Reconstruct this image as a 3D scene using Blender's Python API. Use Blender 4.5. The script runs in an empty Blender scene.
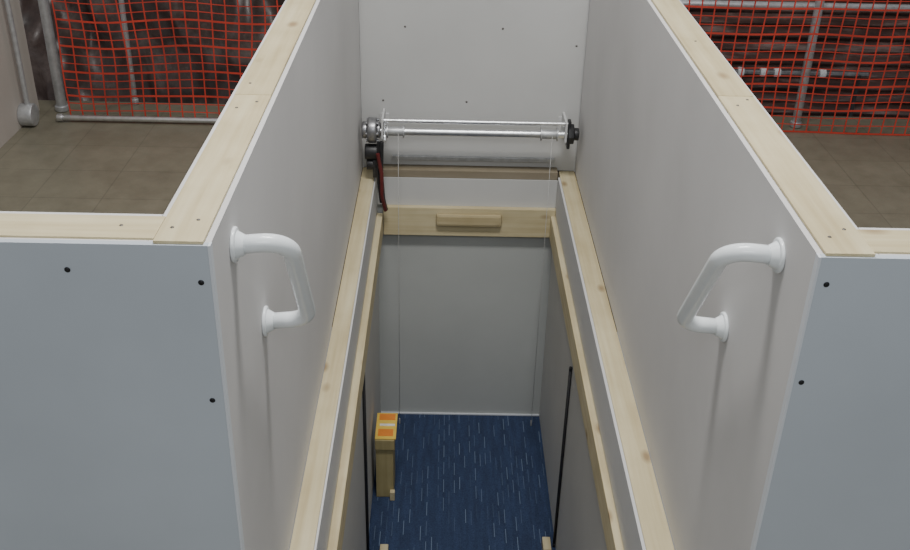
import bpy, bmesh, math, random
import numpy as np
from mathutils import Vector, Matrix, noise
random.seed(4)
T=1.123; L=2.93; ZF=-1.39
XL2=-0.43; XR2=0.415
col=bpy.context.scene.collection

# ---------------------------------------------------------------- materials
def new_mat(name):
    m=bpy.data.materials.new(name); m.use_nodes=True
    nt=m.node_tree; b=nt.nodes['Principled BSDF']; return m,nt,b
def coords(nt,scale=(1,1,1),rnd=True):
    tc=nt.nodes.new('ShaderNodeTexCoord'); mp=nt.nodes.new('ShaderNodeMapping')
    mp.inputs['Scale'].default_value=scale
    if rnd:
        oi=nt.nodes.new('ShaderNodeObjectInfo'); ml=nt.nodes.new('ShaderNodeMath'); ml.operation='MULTIPLY'; ml.inputs[1].default_value=37.0
        nt.links.new(oi.outputs['Random'],ml.inputs[0])
        ad=nt.nodes.new('ShaderNodeVectorMath'); ad.operation='ADD'
        nt.links.new(tc.outputs['Object'],ad.inputs[0]); nt.links.new(ml.outputs[0],ad.inputs[1])
        nt.links.new(ad.outputs[0],mp.inputs['Vector'])
    else: nt.links.new(tc.outputs['Object'],mp.inputs['Vector'])
    return mp.outputs['Vector']
def noise_ramp(nt,vec,scale,detail,cols,rough=0.55):
    n=nt.nodes.new('ShaderNodeTexNoise'); n.inputs['Scale'].default_value=scale; n.inputs['Detail'].default_value=detail; n.inputs['Roughness'].default_value=rough
    nt.links.new(vec,n.inputs['Vector'])
    r=nt.nodes.new('ShaderNodeValToRGB'); e=r.color_ramp.elements
    e[0].position=cols[0][0]; e[0].color=(*cols[0][1],1); e[1].position=cols[-1][0]; e[1].color=(*cols[-1][1],1)
    for p,c in cols[1:-1]:
        x=e.new(p); x.color=(*c,1)
    nt.links.new(n.outputs['Fac'],r.inputs['Fac']); return r.outputs['Color'],n.outputs['Fac']
def mix(nt,a,b,fac,mode='MIX'):
    m=nt.nodes.new('ShaderNodeMix'); m.data_type='RGBA'; m.blend_type=mode
    for s,v in ((m.inputs[0],fac),(m.inputs[6],a),(m.inputs[7],b)):
        if isinstance(v,(int,float)): s.default_value=v
        elif isinstance(v,tuple): s.default_value=(*v,1)
        else: nt.links.new(v,s)
    return m.outputs[2]
def bump(nt,b,h,strength=.2,dist=.002):
    bp=nt.nodes.new('ShaderNodeBump'); bp.inputs['Strength'].default_value=strength; bp.inputs['Distance'].default_value=dist
    nt.links.new(h,bp.inputs['Height']); nt.links.new(bp.outputs[0],b.inputs['Normal'])
def paper(name,c,var=.06,rough=.75,scale=1.6):
    m,nt,b=new_mat(name); v=coords(nt)
    lo=tuple(x*(1-var) for x in c); hi=tuple(x*(1+var) for x in c)
    c1,f=noise_ramp(nt,v,scale,5,[(.3,lo),(.7,hi)])
    nt.links.new(c1,b.inputs['Base Color']); b.inputs['Roughness'].default_value=rough
    n=nt.nodes.new('ShaderNodeTexNoise'); n.inputs['Scale'].default_value=350; nt.links.new(v,n.inputs['Vector']); bump(nt,b,n.outputs['Fac'],.08,.001)
    return m
def plain(name,c,rough=.5,metal=0.,var=.1,scale=30):
    m,nt,b=new_mat(name); v=coords(nt)
    lo=tuple(x*(1-var) for x in c); hi=tuple(min(1,x*(1+var)) for x in c)
    c1,f=noise_ramp(nt,v,scale,3,[(.3,lo),(.7,hi)])
    nt.links.new(c1,b.inputs['Base Color']); b.inputs['Roughness'].default_value=rough; b.inputs['Metallic'].default_value=metal
    return m
def wood(name,axis,tint=(1,1,1)):
    m,nt,b=new_mat(name)
    s=[42,42,42]; s[axis]=1.6
    v=coords(nt,tuple(s))
    t=lambda c:tuple(x*y for x,y in zip(c,tint))
    grain,f=noise_ramp(nt,v,1.0,6,[(.25,t((.52,.43,.25))),(.5,t((.62,.54,.34))),(.75,t((.69,.62,.42)))])
    s2=[10,10,10]; s2[axis]=5.0
    v2=coords(nt,tuple(s2))
    vo=nt.nodes.new('ShaderNodeTexVoronoi'); vo.inputs['Scale'].default_value=1.0; nt.links.new(v2,vo.inputs['Vector'])
    r=nt.nodes.new('ShaderNodeValToRGB'); e=r.color_ramp.elements
    e[0].position=.06; e[0].color=(.8,.8,.8,1); e[1].position=.19; e[1].color=(0,0,0,1)
    nt.links.new(vo.outputs['Distance'],r.inputs['Fac'])
    knotted=mix(nt,grain,t((.28,.18,.09)),r.outputs['Color'])
    big,_=noise_ramp(nt,coords(nt,(5,5,5)),1.0,3,[(.3,(.84,.82,.77)),(.7,(1,1,1))])
    c=mix(nt,knotted,big,1.0,'MULTIPLY')
    nt.links.new(c,b.inputs['Base Color']); b.inputs['Roughness'].default_value=.65
    bump(nt,b,f,.15,.001)
    return m
M={}
M['inner']=paper('drywall_inner',(.62,.61,.605))
M['back']=paper('drywall_back',(.55,.55,.54))
M['front']=paper('drywall_front',(.485,.53,.58),.07)
M['edge']=paper('drywall_edge',(.66,.69,.73),.04)
M['bead']=paper('drywall_bead',(.58,.58,.58),.04)
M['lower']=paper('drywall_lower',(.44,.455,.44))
M['lowerside']=paper('drywall_lower_side',(.56,.55,.52))
M['side']=paper('side_wall_paint',(.46,.42,.38))
for i,a in enumerate('xyz'): M['wood'+a]=wood('pine_'+a,i)
M['woodpost']=wood('pine_post',2,(.68,.66,.52))
M['woodold']=wood('pine_aged',0,(.42,.41,.46))
M['white']=plain('white_enamel',(.82,.86,.88),.22,0,.02)
M['steel']=plain('zinc_steel',(.70,.71,.72),.32,.9,.12)
M['galv']=plain('galvanised',(.50,.51,.52),.45,.6,.15)
M['gear']=plain('gear_metal',(.30,.30,.31),.35,.8,.3)
M['dark']=plain('black_plastic',(.02,.02,.022),.45,0,.2)
M['darkred']=plain('red_cable',(.13,.018,.018),.5,0,.2)
M['screw']=plain('black_screw',(.02,.02,.022),.4,.4,.2)
M['greyscrew']=plain('grey_screw',(.14,.13,.12),.4,.2,.2)
M['cable']=plain('steel_cable',(.48,.48,.47),.5,.3,.2,300)
M['yellow']=plain('yellow_card',(.80,.56,.10),.5,0,.05)
M['orange']=plain('orange_card',(.78,.25,.04),.5,0,.05)
M['paperwhite']=plain('white_card',(.8,.8,.76),.5,0,.05)
M['mesh']=plain('orange_plastic',(.56,.052,.032),.5,0,.25,3)
m,nt,b=new_mat('brown_tarp'); v=coords(nt,(1,1,1))
c,f=noise_ramp(nt,v,3.2,8,[(.3,(.030,.020,.018)),(.5,(.09,.062,.055)),(.7,(.23,.18,.16))],.7)
nt.links.new(c,b.inputs['Base Color']); b.inputs['Roughness'].default_value=.35; M['tarp']=m
m,nt,b=new_mat('brown_slats'); v=coords(nt,(1.6,1.6,9))
c,f=noise_ramp(nt,v,1.5,7,[(.32,(.03,.015,.013)),(.52,(.11,.062,.054)),(.70,(.32,.24,.22))],.65)
nt.links.new(c,b.inputs['Base Color']); b.inputs['Roughness'].default_value=.4; M['slat']=m
m,nt,b=new_mat('vinyl_tile'); v=coords(nt,(1,1,1),False)
c,f=noise_ramp(nt,v,9,6,[(.3,(.165,.152,.11)),(.7,(.225,.208,.155))],.7)
br=nt.nodes.new('ShaderNodeTexBrick'); br.offset=0; br.inputs['Scale'].default_value=1.0
br.inputs['Brick Width'].default_value=.3; br.inputs['Row Height'].default_value=.3; br.inputs['Mortar Size'].default_value=.003
br.inputs['Color1'].default_value=(1,1,1,1); br.inputs['Color2'].default_value=(.93,.93,.93,1); br.inputs['Mortar'].default_value=(.74,.74,.74,1)
nt.links.new(v,br.inputs['Vector'])
nt.links.new(mix(nt,c,br.outputs['Color'],1.0,'MULTIPLY'),b.inputs['Base Color']); b.inputs['Roughness'].default_value=.38; M['tile']=m
# blue carpet: fine straight dashes in lengthwise rows
m,nt,b=new_mat('blue_carpet')
c,f=noise_ramp(nt,coords(nt,(1,1,1),False),180,4,[(.3,(.014,.026,.066)),(.7,(.036,.060,.130))],.7)
v=coords(nt,(1,1,1),False)
sx=nt.nodes.new('ShaderNodeSeparateXYZ'); nt.links.new(v,sx.inputs[0])
def mth(op,a,b_=None):
    q=nt.nodes.new('ShaderNodeMath'); q.operation=op
    for i,s in enumerate((a,b_)):
        if s is None: continue
        if isinstance(s,(int,float)): q.inputs[i].default_value=s
        else: nt.links.new(s,q.inputs[i])
    return q.outputs[0]
xs=mth('MULTIPLY',sx.outputs[0],1/.026); row=mth('FLOOR',xs); fx=mth('FRACT',xs)
line=mth('LESS_THAN',mth('ABSOLUTE',mth('SUBTRACT',fx,.5)),.055)
wn=nt.nodes.new('ShaderNodeTexWhiteNoise'); wn.noise_dimensions='1D'; nt.links.new(row,wn.inputs['W'])
ys=mth('ADD',mth('MULTIPLY',sx.outputs[1],1/.13),mth('MULTIPLY',wn.outputs['Value'],9.0)); cell=mth('FLOOR',ys); fy=mth('FRACT',ys)
wn2=nt.nodes.new('ShaderNodeTexWhiteNoise'); wn2.noise_dimensions='2D'
cx=nt.nodes.new('ShaderNodeCombineXYZ'); nt.links.new(row,cx.inputs[0]); nt.links.new(cell,cx.inputs[1]); nt.links.new(cx.outputs[0],wn2.inputs['Vector'])
on=mth('MAXIMUM',mth('SUBTRACT',wn2.outputs['Value'],.42),0.0)
fac=mth('MULTIPLY',mth('MULTIPLY',line,mth('LESS_THAN',fy,.7)),mth('MULTIPLY',on,1.1))
n3,_=noise_ramp(nt,coords(nt,(40,5,1),False),1.0,2,[(.35,(.85,.85,.85)),(.65,(1.15,1.15,1.15))])
c=mix(nt,c,n3,1.0,'MULTIPLY')
nt.links.new(mix(nt,c,(.24,.32,.44),fac),b.inputs['Base Color']); b.inputs['Roughness'].default_value=.95; M['carpet']=m

# ---------------------------------------------------------------- geometry helpers
def link(o): col.objects.link(o); return o
def mkobj(name,bm,mat,smooth=False,origin=None):
    me=bpy.data.meshes.new(name)
    if origin is not None: bmesh.ops.translate(bm,verts=bm.verts,vec=-Vector(origin))
    bmesh.ops.recalc_face_normals(bm,faces=bm.faces)
    bm.to_mesh(me); bm.free()
    for mm in (mat if isinstance(mat,(list,tuple)) else [mat]): me.materials.append(mm)
    if smooth:
        for p in me.polygons: p.use_smooth=True
    o=bpy.data.objects.new(name,me)
    if origin is not None: o.location=origin
    return link(o)
def addbox(bm,x0,x1,y0,y1,z0,z1,bev=0.,mi=0):
    r=bmesh.ops.create_cube(bm,size=1.0); vs=r['verts']
    for v in vs: v.co=Vector(((x0+x1)/2+v.co.x*(x1-x0),(y0+y1)/2+v.co.y*(y1-y0),(z0+z1)/2+v.co.z*(z1-z0)))
    fs=list({f for v in vs for f in v.link_faces})
    for f in fs: f.material_index=mi
    if bev>0:
        es=list({e for v in vs for e in v.link_edges})
        bmesh.ops.bevel(bm,geom=es,offset=bev,segments=2,affect='EDGES',profile=.6)
def box(name,x0,x1,y0,y1,z0,z1,mat,bev=0.,origin=True):
    bm=bmesh.new(); addbox(bm,x0,x1,y0,y1,z0,z1,bev)
    return mkobj(name,bm,mat,False,((x0+x1)/2,(y0+y1)/2,z0))
def addcyl(bm,p0,p1,r0,r1=None,seg=24,bev=0.):
    p0,p1=Vector(p0),Vector(p1); r1=r0 if r1 is None else r1
    d=p1-p0; q=d.to_track_quat('Z','Y').to_matrix().to_4x4()
    mat=Matrix.Translation((p0+p1)/2)@q
    r=bmesh.ops.create_cone(bm,cap_ends=True,segments=seg,radius1=r0,radius2=r1,depth=d.length,matrix=mat)
    if bev>0:
        es=[e for e in {e for v in r['verts'] for e in v.link_edges} if len(e.link_faces)==2 and any(len(f.verts)>4 for f in e.link_faces)]
        bmesh.ops.bevel(bm,geom=es,offset=bev,segments=3,affect='EDGES',profile=.5)
def filleted(pts,rad,n=10):
    P=[Vector(p) for p in pts]; out=[P[0]]
    for i in range(1,len(P)-1):
        a,b,c=P[i-1],P[i],P[i+1]
        la,lc=(a-b).length,(c-b).length
        u=(a-b)/la; w=(c-b)/lc
        ang=u.angle(w)
        if ang>math.pi-.03: out.append(b); continue
        t=min(rad/math.tan(ang/2),la*(.49 if i>1 else .95),lc*(.49 if i<len(P)-2 else .95))
        R_=t*math.tan(ang/2); ctr=b+(u+w).normalized()*(R_/math.sin(ang/2))
        va=(b+u*t-ctr).normalized(); vb=(b+w*t-ctr).normalized(); th=va.angle(vb)
        for k in range(n+1):
            s=k/n; out.append(ctr+(va*math.sin((1-s)*th)+vb*math.sin(s*th))/math.sin(th)*R_)
    out.append(P[-1]); return out
def addtube(bm,path,r,seg=20):
    rings=[]; path=[Vector(p) for p in path]
    t0=(path[1]-path[0]).normalized(); n=t0.orthogonal().normalized()
    for i,p in enumerate(path):
        t=(path[min(i+1,len(path)-1)]-path[max(i-1,0)]).normalized()
        n=(n-t*n.dot(t)).normalized(); b=t.cross(n)
        rings.append([bm.verts.new(p+(n*math.cos(2*math.pi*k/seg)+b*math.sin(2*math.pi*k/seg))*r) for k in range(seg)])
    for a,b in zip(rings,rings[1:]):
        for k in range(seg): bm.faces.new((a[k],a[(k+1)%seg],b[(k+1)%seg],b[k]))
    bm.faces.new(rings[0][::-1]); bm.faces.new(rings[-1])
def struct(o,label,cat='wall'):
    o['kind']='structure'; o['label']=label; o['category']=cat; return o
def thing(o,label,cat,group=None):
    o['label']=label; o['category']=cat
    if group: o['group']=group
    return o
def empty(name,loc):
    e=bpy.data.objects.new(name,None); e.location=loc; e.empty_display_size=.05; return link(e)
def parent(c,p):
    c.parent=p; c.matrix_parent_inverse=Matrix.Translation(-Vector(p.location))
def extrude_profile(prof,axis,a,b,name,mat):
    bm=bmesh.new()
    def P(u,z,t): return (u,t,z) if axis=='y' else (t,u,z)
    v0=[bm.verts.new(P(u,z,a)) for u,z in prof]; v1=[bm.verts.new(P(u,z,b)) for u,z in prof]
    n=len(prof)
    for i in range(n): bm.faces.new((v0[i],v0[(i+1)%n],v1[(i+1)%n],v1[i]))
    bm.faces.new(v0[::-1]); bm.faces.new(v1)
    return mkobj(name,bm,mat)

# ---------------------------------------------------------------- room shell
def side_profile(s):
    return [(s*.603,.0),(s*.603,T-.004),(s*.590,T-.004),(s*.590,T-.038),(s*.513,T-.038),(s*.513,T-.004),(s*.5,T-.004),(s*.5,0)]
for s,n in ((-1,'left'),(1,'right')):
    w=extrude_profile(side_profile(s),'y',.0,3.0,'wall_'+n,M['inner'])
    struct(w,'half-height drywall partition beside the lift shaft')
    prof=[(0,0),(0,T-.004),(.013,T-.004),(.013,T-.038),(.09,T-.038),(.09,T-.004),(.103,T-.004),(.103,0)]
    a,b=sorted((s*.604,s*2.25))
    w=extrude_profile(prof,'x',a,b,'wall_front_'+n,M['inner']); struct(w,'half-height drywall return wall facing the landing')
    a,b=sorted((s*.5035,s*2.25))
    w=box('wall_facing_'+n,a,b,-.0127,-.0003,0,T-.003,M['front']); struct(w,'grey-blue drywall sheet on the front of the half wall')
    a,b=sorted((s*.4985,s*.5032))
    w=box('trim_'+('1' if s<0 else '2'),a,b,-.0130,.002,0.001,T-.003,M['edge']); struct(w,'bright cut edge of the drywall corner','trim')
caps=[(-.5895,-.5135,.001,.712),(-.5895,-.5135,.715,2.999),(.5135,.5895,.001,.77),(.5135,.5895,.773,2.999)]
for i,(a,b,c,d) in enumerate(caps):
    o=box('trim_%d'%(3+i),a-.003,b+.003,c-.010,d,T-.0030,T+.003+(i%2)*.0015,M['woody'],.0015); struct(o,'pale pine board capping the half wall','trim')
for i,(a,b) in enumerate(((-2.25,-.5945),(.5945,2.25))):
    o=box('trim_%d'%(7+i),a,b,.006,.0895,T-.0375,T,M['woodx'],.003); struct(o,'pale pine board capping the return wall','trim')
struct(box('wall_back',-.4995,.4995,L,L+.03,0.001,2.2,M['back']),'tall grey drywall panel behind the hoist')
for i,x in enumerate((-.497,.497)):
    struct(box('trim_%d'%(9+i),x-.0015,x+.0015,L-.012,L-.0005,.001,2.2,M['bead']),'thin white corner bead strip','trim')
for i,(a,b,e0,e1) in enumerate(((-.4985,XL2-.0065,XL2-.0060,XL2),(XR2+.0095,.4985,XR2,XR2+.0090))):
    struct(box('trim_%d'%(11+i),a,b,.0,L-.0015,-.038,.0,M['woody'],.003),'pale pine ledge board along the shaft edge','trim')
    struct(box('trim_%d'%(13+i),min(e0,e1),max(e0,e1),0,2.857,-.18,-.003,M['bead']),'white drywall edge strip beside the ledge','trim')
struct(box('trim_15',XL2+.001,XR2-.001,L-.066,L-.001,-.020,.018,M['woodold'],.003),'weathered board ledge below the back panel','trim')
struct(box('wall_shaft_left',-.52,XL2-.0002,-.0,2.87,ZF,-.181,M['lowerside']),'grey drywall side of the lower shaft')
struct(box('wall_shaft_right',XR2+.0002,.52,-.0,2.87,ZF,-.181,M['lowerside']),'grey drywall side of the lower shaft')
struct(box('wall_shaft_back',-.52,.52,2.8705,2.90,ZF,-.0385,M['lower']),'grey drywall panel at the back of the shaft')
struct(box('wall_shaft_front',-.52,.52,-.05,-.015,ZF,-.05,M['lower']),'drywall front of the lower shaft')
struct(box('trim_16',XL2-.0,XL2+.028,.0,2.83,-.30,-.190,M['woody'],.003),'pine rail along the shaft side','trim')
struct(box('trim_17',XR2-.024,XR2+.0,.0,2.83,-.30,-.190,M['woody'],.003),'pine rail along the shaft side','trim')
struct(box('trim_18',XL2+.001,XR2-.001,2.860,2.8695,ZF+.001,ZF+.008,M['edge']),'pale strip where the back panel meets the carpet','trim')
struct(box('floor_carpet',-.52,.52,-.05,2.90,ZF-.03,ZF-.0003,M['carpet']),'blue carpet with short pale dashes','floor')
struct(box('floor_left',-2.6,-.6035,.1035,3.75,-.04,-.0005,M['tile']),'olive-grey vinyl tile floor','floor')
struct(box('floor_right',.6035,3.6,.1035,3.75,-.04,-.0005,M['tile']),'olive-grey vinyl tile floor','floor')
struct(box('floor_landing',-2.6,2.6,-3.2,-.0505,-.04,-.0005,M['tile']),'olive-grey vinyl tile floor of the landing','floor')
struct(box('wall_side_left',-2.33,-2.25,.11,3.60,0,2.2,M['side']),'beige painted side wall')
struct(box('floor_beyond',-5,6,3.76,9,-1.42,-1.38,plain('dark_concrete',(.05,.04,.035),.8)),'dark floor below the mezzanine','floor')
struct(box('wall_beyond',-5,6,6.5,6.6,-1.38,4,plain('dark_wall',(.05,.035,.03),.8)),'dark far wall beyond the fence')

# ---------------------------------------------------------------- crossbeam
bm=bmesh.new(); addbox(bm,XL2+.030,XR2-.001,2.831,2.8695,-.306,-.160,.003)
beam=mkobj('crossbeam',bm,M['woodx'],False,(0,2.85,-.306))
thing(beam,'pale pine board spanning the back of the shaft','board')
bm=bmesh.new(); addbox(bm,-.150,.160,2.806,2.8305,-.246,-.182,.014)
blk=mkobj('stop_block',bm,wood('pine_block',0,(.86,.83,.78)),False,(0,2.815,-.246)); parent(blk,beam)
blk['label']='small bevelled block fixed on the board face'
struct(box('trim_19',XL2+.001,XR2-.001,2.858,2.870,-.1595,-.021,M['back']),'grey drywall strip above the crossbeam','trim')

# ---------------------------------------------------------------- grab bars
def grab(s,y0,z0,y1,z1,label):
    root=empty('grab_bar',(s*.5,(y0+y1)/2,(z0+z1)/2))
    p=.100
    pts=[(s*.494,y0,z0),(s*(.5-p),y0+.01,z0+.004),(s*(.5-p+.002),y1-.005,z1+.012),(s*.494,y1,z1)]
    bm=bmesh.new(); addtube(bm,filleted(pts,.050,14),.0175,28)
    o=mkobj('tube',bm,M['white'],True,tuple(root.location)); parent(o,root)
    for (y,z) in ((y0,z0),(y1,z1)):
        bm=bmesh.new()
        addcyl(bm,(s*.4998,y,z),(s*.492,y,z),.034,.033,32,.003)
        addcyl(bm,(s*.493,y,z),(s*.478,y,z),.027,.019,32)
        f=mkobj('mounting_flange',bm,M['white'],True,(s*.4998,y,z)); parent(f,root)
        f.data.set_sharp_from_angle(angle=.7)
    thing(root,label,'grab bar','grab bars on the shaft walls')
grab(-1,.155,1.035,.375,.735,'angled white enamel grab bar screwed to the drywall')
grab(1,.162,1.030,.395,.728,'angled white enamel grab bar screwed to the drywall')

# ---------------------------------------------------------------- hoist drive
YS=2.80
root=empty('hoist_drive',(0,YS,.22))
def part(name,bm,mat,org,smooth=True,par=root,label=None):
    o=mkobj(name,bm,mat,smooth,org)
    if smooth: o.data.set_sharp_from_angle(angle=.6)
    parent(o,par)
    if label: o['label']=label
    return o
bm=bmesh.new(); addcyl(bm,(-.40,YS,.282),(.435,YS,.282),.010,seg=20)
part('tie_rod',bm,M['steel'],(0,YS,.28))
bm=bmesh.new(); addcyl(bm,(-.42,YS,.232),(.45,YS,.232),.017,seg=24)
part('drive_shaft',bm,M['steel'],(0,YS,.232))
for x0,x1 in ((-.375,-.30),(.315,.39)):
    bm=bmesh.new(); addcyl(bm,(x0,YS,.232),(x1,YS,.232),.021,seg=24,bev=.003)
    addcyl(bm,(x0-.002,YS,.232),(x0+.004,YS,.232),.030,seg=24); addcyl(bm,(x1-.004,YS,.232),(x1+.002,YS,.232),.030,seg=24)
    part('cable_drum',bm,M['galv'],(x0,YS,.232))
for s,x in ((-1,-.395),(1,.425)):
    bm=bmesh.new(); addbox(bm,x-.005,x+.005,YS-.03,L-.006,.205,.295,.002)
    addbox(bm,x-.022,x+.022,L-.007,L-.001,.20,.27,.002)
    part('end_bracket',bm,M['bead'],(x,YS,.2),False)
bm=bmesh.new(); addcyl(bm,(.433,YS,.235),(.462,YS,.235),.048,seg=8,bev=.005); addcyl(bm,(.462,YS,.235),(.485,YS,.235),.028,seg=20,bev=.004)
addbox(bm,.433,.447,YS-.022,YS+.022,.17,.30,.004)
part('flange_bearing',bm,M['dark'],(.45,YS,.235),True,root,'black cast flange bearing')
# left gear housing with toothed ring
bm=bmesh.new(); addcyl(bm,(-.462,YS-.01,.240),(-.420,YS-.01,.240),.058,seg=28,bev=.008); addcyl(bm,(-.487,YS-.01,.240),(-.462,YS-.01,.240),.038,seg=24,bev=.006)
addcyl(bm,(-.420,YS-.01,.240),(-.405,YS-.01,.240),.036,seg=24,bev=.004)
for k in range(6):
    a=k*math.pi/3; addcyl(bm,(-.468,YS-.01+.048*math.cos(a),.24+.048*math.sin(a)),(-.456,YS-.01+.048*math.cos(a),.24+.048*math.sin(a)),.006,seg=8)
    addcyl(bm,(-.421,YS-.01+.047*math.cos(a),.24+.047*math.sin(a)),(-.412,YS-.01+.047*math.cos(a),.24+.047*math.sin(a)),.007,seg=8)
part('gear_motor',bm,M['gear'],(-.44,YS,.25),True,root,'round dark metal gear housing')
bm=bmesh.new(); addcyl(bm,(-.475,YS-.02,.140),(-.410,YS-.02,.140),.036,seg=24,bev=.006)
addcyl(bm,(-.468,YS-.02,.080),(-.420,YS-.02,.080),.026,seg=20,bev=.004)
addbox(bm,-.440,-.398,YS-.045,YS+.01,.02,.11,.006)
part('motor_body',bm,M['dark'],(-.44,YS,.1),True,root,'black brake housing')
def sprocket(x,r0,r1,n,matn):
    bm=bmesh.new(); vv=[]
    for k in range(2*n):
        a=math.pi*k/n; r=r1 if k%2 else r0
        vv.append((r*math.cos(a),r*math.sin(a)))
    va=[bm.verts.new((x+.003,YS+c,.232+s_)) for c,s_ in vv]; vb=[bm.verts.new((x-.003,YS+c,.232+s_)) for c,s_ in vv]
    bm.faces.new(va); bm.faces.new(vb[::-1])
    for k in range(2*n): bm.faces.new((va[k],va[(k+1)%(2*n)],vb[(k+1)%(2*n)],vb[k]))
    part('sprocket',bm,M[matn],(x,YS,.232),False)
sprocket(-.384,.042,.052,18,'steel')
bm=bmesh.new()
addtube(bm,filleted([(-.398,YS-.05,.20),(-.402,YS-.052,.05),(-.395,YS-.045,-.08),(-.385,YS-.005,-.155)],.05,8),.010,10)
addtube(bm,filleted([(-.412,YS-.05,.20),(-.418,YS-.052,.05),(-.404,YS-.045,-.10)],.05,8),.007,10)
part('power_lead',bm,M['dark'],(-.39,YS,0),True,root,'black power lead')
bm=bmesh.new()
addtube(bm,filleted([(-.415,YS-.067,.15),(-.398,YS-.068,.05),(-.400,YS-.062,-.06),(-.386,YS-.025,-.150)],.05,8),.0085,10)
part('control_lead',bm,M['darkred'],(-.39,YS,0),True,root,'dark red control lead')
bm=bmesh.new(); addbox(bm,-.36,.40,L-.016,L-.001,.045,.065,.002)
part('mounting_rail',bm,M['galv'],(0,L,.045),False,root,'thin grey rail against the wall')
thing(root,'steel hoist shaft with gear motor and black bearing on the wall','hoist')
for x,y,z1,z0 in ((-.325,YS-.0235,.232,ZF+.02),(.365,YS-.0235,.232,ZF+.02)):
    bm=bmesh.new(); addcyl(bm,(x,y,z0),(x,y,z1),.0011,seg=8)
    addcyl(bm,(x,y,z0-.018),(x,y,z0+.015),.004,seg=12,bev=.001)
    thing(mkobj('lifting_cable',bm,M['cable'],True,(x,y,z0-.018)),'thin steel lifting cable hanging down the shaft','cable','lifting cables')
for x,y,zt in ((XL2+.007,1.84,-.355),(XR2-.007,1.90,-.42)):
    bm=bmesh.new(); addcyl(bm,(x,y,ZF+.001),(x,y,zt),.0065,seg=16)
    addcyl(bm,(x,y,zt-.012),(x,y,zt+.006),.0068,seg=16,bev=.001); addcyl(bm,(x,y,ZF+.0005),(x,y,ZF+.02),.0068,seg=16)
    thing(mkobj('guide_rod',bm,M['dark'],True,(x,y,ZF)),'slim black vertical rod on the shaft side','guide rail','shaft guide rods')

# ---------------------------------------------------------------- wooden post on the carpet
root2=empty('wooden_post',(-.36,2.3,ZF))
bm=bmesh.new(); addbox(bm,-.412,-.322,2.20,2.37,ZF+.29,ZF+.348,.004); addbox(bm,-.410,-.328,2.21,2.36,ZF+.0,ZF+.289,.004)
part('body',bm,M['woodpost'],(-.37,2.28,ZF),False,root2)
bm=bmesh.new(); addbox(bm,-.345,-.322,2.185,2.209,ZF+.0,ZF+.05,.003)
part('foot',bm,M['woody'],(-.34,2.19,ZF),False,root2)
bm=bmesh.new(); addbox(bm,-.412,-.316,2.205,2.40,ZF+.349,ZF+.354,.001,0); addbox(bm,-.400,-.330,2.225,2.275,ZF+.354,ZF+.356,0,1); addbox(bm,-.395,-.325,2.30,2.315,ZF+.354,ZF+.356,0,2); addbox(bm,-.40,-.325,2.345,2.39,ZF+.354,ZF+.356,0,1)
part('card_label',bm,[M['yellow'],M['orange'],M['paperwhite']],(-.37,2.30,ZF+.35),False,root2,'yellow and orange printed card on top')
thing(root2,'narrow pine post with a yellow and orange card on top','post')
for x,y,l in ((-.352,1.84,'short pine block lying on blue carpet'),(.372,1.90,'short pine block by the shaft side')):
    bm=bmesh.new(); addbox(bm,x-.018,x+.018,y-.06,y+.02,ZF,ZF+.04,.003)
    thing(mkobj('wood_block',bm,M['woody'],False,(x,y,ZF)),l,'wood block','offcut blocks on the carpet')

# ---------------------------------------------------------------- screws
def screw_mesh(r,mat):
    bm=bmesh.new()
    bmesh.ops.create_uvsphere(bm,u_segments=12,v_segments=6,radius=r)
    for v in bm.verts: v.co.z*=.35
    for a in (0,math.pi/2):
        c=Matrix.Rotation(a,4,'Z'); bmesh.ops.create_cube(bm,size=1,matrix=c@Matrix.Translation((0,0,r*.33))@Matrix.Diagonal((r*1.2,r*.22,r*.12,1)))
    me=bpy.data.meshes.new('drywall_screw'); bm.to_mesh(me); bm.free(); me.materials.append(mat)
    for p in me.polygons: p.use_smooth=True
    return me
sm=screw_mesh(.0052,M['screw']); sm2=screw_mesh(.0035,M['greyscrew']); sm3=screw_mesh(.0050,M['greyscrew'])
def screw(loc,rot,me,label,grp):
    o=bpy.data.objects.new('drywall_screw',me); o.location=loc; o.rotation_euler=rot; link(o); thing(o,label,'screw',grp)
rf=(math.pi/2,0,0)
for x,z in ((-.738,1.071),(-.52,1.051),(-.524,.81),(.521,1.069),(.517,.87)):
    screw((x,-.0132,z),rf,sm,'black drywall screw in the grey-blue sheet','front panel screws')
for x,z in ((-.30,.67),(.13,.67),(-.40,.33),(-.02,.33),(.46,.60)):
    screw((x,L-.0006,z),rf,sm3,'dark drywall screw in the back panel','back panel screws')
for x,y in ((-.572,.04),(-.535,.07),(-.572,.62),(-.535,.66),(-.57,.78),(.535,.05),(.57,.08),(.54,.70),(.572,.74),(.55,1.2),(-.66,.05),(-1.0,.05),(.68,.05)):
    zz=T+.0004
    if abs(x)<.59: zz=T+(.0034 if y<(.713 if x<0 else .772) else .0049)
    screw((x,y,zz),(0,0,.4),sm2,'small dark screw head in the pine cap board','cap board screws')

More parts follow.
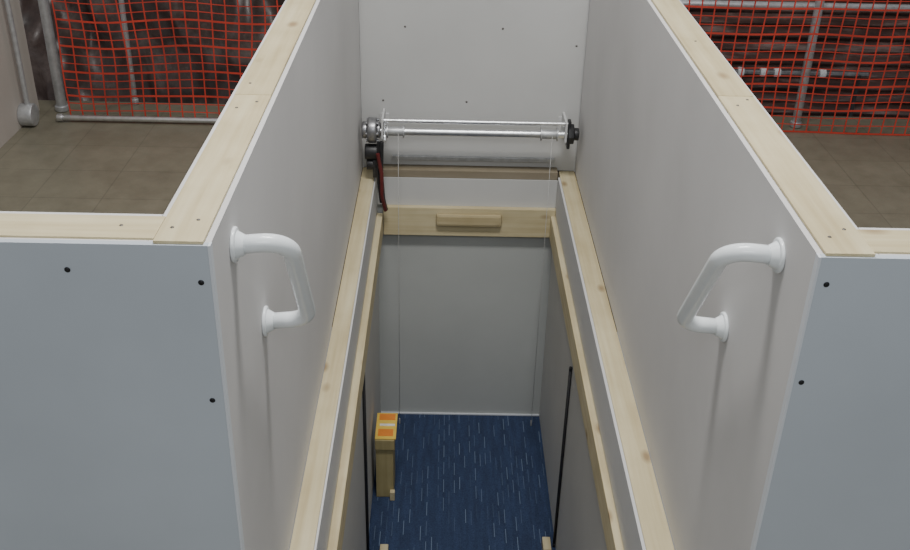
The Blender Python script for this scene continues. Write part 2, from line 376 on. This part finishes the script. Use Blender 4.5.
# ---------------------------------------------------------------- fences beyond
def fence(x0,x1,y,z0,z1,label):
    bm=bmesh.new(); dx=.064; dz=.043
    def W(x,z): return Vector((x+.016*noise.noise(Vector((x*2,z*3,y))),y+.03*noise.noise(Vector((x*1.5,z*1.5,7))),z+min(1,z*8)*(-.008*math.sin(x*4.2)**2+.016*noise.noise(Vector((x*2.5,z*2,3))))))
    def strand(pts,w,vert):
        prev=None
        for p in pts:
            c=W(*p); o=Vector((w/2,0,0)) if vert else Vector((0,0,w/2)); t=Vector((0,.0012,0))
            q=[bm.verts.new(c-o-t),bm.verts.new(c+o-t),bm.verts.new(c+o+t),bm.verts.new(c-o+t)]
            if prev:
                for k in range(4): bm.faces.new((prev[k],prev[(k+1)%4],q[(k+1)%4],q[k]))
            prev=q
    nx=int((x1-x0)/dx); nz=int((z1-z0)/dz)
    for i in range(nx+1): strand([(x0+i*dx,z0+k*dz) for k in range(nz+1)],.0066,True)
    for k in range(nz+1): strand([(x0+i*dx,z0+k*dz) for i in range(nx+1)],.0042 if k%3 else .009,False)
    o=mkobj('safety_fence',bm,M['mesh'],False,((x0+x1)/2,y,z0)); thing(o,label,'fence')
fence(-2.04,-.62,3.48,.006,1.15,'orange plastic safety netting hung in front of brown tarp')
fence(.62,3.0,3.48,.006,1.15,'orange plastic safety netting hung in front of brown slats')
def rail(name,p0,p1,r,label,cat,mat='galv',grp=None):
    bm=bmesh.new(); addcyl(bm,p0,p1,r,seg=20,bev=r*.2)
    d=(Vector(p1)-Vector(p0)).normalized()
    for p,sg in ((Vector(p0),1),(Vector(p1),-1)): addcyl(bm,p+d*sg*.001,p+d*sg*.03,r*1.35,seg=20,bev=r*.15)
    return thing(mkobj(name,bm,M[mat],True,p0),label,cat,grp)
rail('guard_post',(-2.13,3.60,0),(-2.13,3.60,1.3),.026,'grey metal guardrail post beside beige wall','post',grp='guardrail posts')
rail('guard_post',(-1.78,3.72,0),(-1.78,3.72,1.3),.014,'slim grey metal guardrail post behind netting','post',grp='guardrail posts')
rail('guard_post',(1.74,3.58,0),(1.74,3.58,1.3),.022,'grey metal guardrail post behind orange netting','post',grp='guardrail posts')
rail('guard_rail',(.62,3.64,.62),(3.2,3.64,.62),.020,'horizontal grey guardrail behind orange netting','rail')
rail('floor_rail',(-2.10,3.44,.021),(-.62,3.44,.021),.015,'pale metal pipe lying along the floor edge','rail',mat='steel')
root3=empty('junction_box',(-2.22,3.37,.06))
bm=bmesh.new(); addcyl(bm,(-2.2499,3.37,.06),(-2.18,3.37,.06),.057,seg=24,bev=.006); part('housing',bm,M['galv'],(-2.2,3.37,.06),True,root3)
bm=bmesh.new(); addtube(bm,filleted([(-2.21,3.37,.10),(-2.21,3.37,.5),(-2.225,3.37,1.3)],.05),.013,14); part('conduit',bm,M['galv'],(-2.2,3.37,.10),True,root3)
thing(root3,'round grey metal junction box with conduit on side wall','junction box')

bm=bmesh.new(); nx,nz=90,60; g=[]
for i in range(nx+1):
    r=[]
    for k in range(nz+1):
        x=-3.2+3.0*i/nx; z=-1.36+3.2*k/nz
        y=4.35+.22*noise.noise(Vector((x*3+z*1.8,z*.6,1)))+.10*noise.noise(Vector((x*9,z*4,2)))+.15*math.sin(x*2+z)
        r.append(bm.verts.new((x,y,z)))
    g.append(r)
for i in range(nx):
    for k in range(nz): bm.faces.new((g[i][k],g[i+1][k],g[i+1][k+1],g[i][k+1]))
o=mkobj('tarpaulin',bm,M['tarp'],True,(-1.7,4.35,-1.36)); thing(o,'crumpled dark brown plastic tarpaulin hanging in folds','tarpaulin')
bm=bmesh.new()
z=-1.37
while z<1.7:
    yo=4.25
    vs=[(yo,z),(yo-.03,z+.02),(yo-.034,z+.045),(yo-.012,z+.062),(yo,z+.072)]
    a=[bm.verts.new((.4,y,zz)) for y,zz in vs]; b=[bm.verts.new((4.6,y,zz)) for y,zz in vs]
    for j in range(4): bm.faces.new((a[j],b[j],b[j+1],a[j+1]))
    z+=.075
o=mkobj('roller_shutter',bm,M['slat'],False,(2.5,4.25,-1.37)); thing(o,'dark brown horizontal slatted shutter behind the netting','shutter')
rp=empty('glint_pipe',(1.9,4.13,-1.38))  # pipe and legs are added only to carry the glint sleeves
bm=bmesh.new(); addcyl(bm,(1.15,4.13,.12),(2.3,4.13,.12),.014,seg=20,bev=.003); part('pipe',bm,M['gear'],(1.9,4.13,.12),True,rp)
for x in (1.22,2.25):
    bm=bmesh.new(); addcyl(bm,(x,4.13,-1.379),(x,4.13,.12),.014,seg=16); addcyl(bm,(x,4.13,-1.379),(x,4.13,-1.37),.06,seg=20)
    part('leg',bm,M['dark'],(x,4.13,-1.38),True,rp)
for x in (1.55,1.68,1.76,2.02):  # white sleeves imitate glints among the dark slats
    bm=bmesh.new(); addcyl(bm,(x,4.13,.12),(x+.035,4.13,.12),.026,seg=20,bev=.005)
    part('glint_sleeve',bm,M['white'],(x,4.13,.12),True,rp,'white sleeve standing in for a glint')
thing(rp,'added pipe with white sleeves as glints before the brown slats','pipe')

# ---------------------------------------------------------------- lights
def area(name,loc,target,sx,sy,e,c=(1,1,1)):
    l=bpy.data.lights.new(name,'AREA'); l.shape='RECTANGLE'; l.size=sx; l.size_y=sy; l.energy=e; l.color=c
    o=bpy.data.objects.new(name,l); o.location=loc; o.rotation_euler=(Vector(target)-Vector(loc)).to_track_quat('-Z','Y').to_euler(); link(o)
area('ceiling_light',(0,.75,3.9),(0,.8,0),1.4,.5,125,(1,.985,.955))
area('ceiling_light_rear',(-.2,4.4,4.2),(0,2.5,0),2.4,.5,30,(1,.97,.93))
area('front_fill_light',(0,-3.0,3.6),(0,.5,.3),2.5,.8,54,(.93,.97,1))  # added fill behind the camera, brightens the front sheets and back wall
w=bpy.data.worlds.new('World'); bpy.context.scene.world=w; w.use_nodes=True
w.node_tree.nodes['Background'].inputs[0].default_value=(.88,.90,.92,1); w.node_tree.nodes['Background'].inputs[1].default_value=.33

# ---------------------------------------------------------------- camera
yaw,pitch,roll,f=.0157,.5107,.0259,1011.1
F=np.array([np.sin(yaw)*np.cos(pitch),np.cos(yaw)*np.cos(pitch),-np.sin(pitch)])
Rt=np.array([np.cos(yaw),-np.sin(yaw),0]); U=np.cross(Rt,F)
Rr=np.cos(roll)*Rt+np.sin(roll)*U; Ur=-np.sin(roll)*Rt+np.cos(roll)*U
cd=bpy.data.cameras.new('Camera'); cam=bpy.data.objects.new('Camera',cd); link(cam)
cam.matrix_world=Matrix(((Rr[0],Ur[0],-F[0],-.1215),(Rr[1],Ur[1],-F[1],-1.4737),(Rr[2],Ur[2],-F[2],1.8929),(0,0,0,1)))
cd.sensor_fit='HORIZONTAL'; cd.sensor_width=36; cd.lens=f*36/910; cd.clip_start=.05
bpy.context.scene.camera=cam
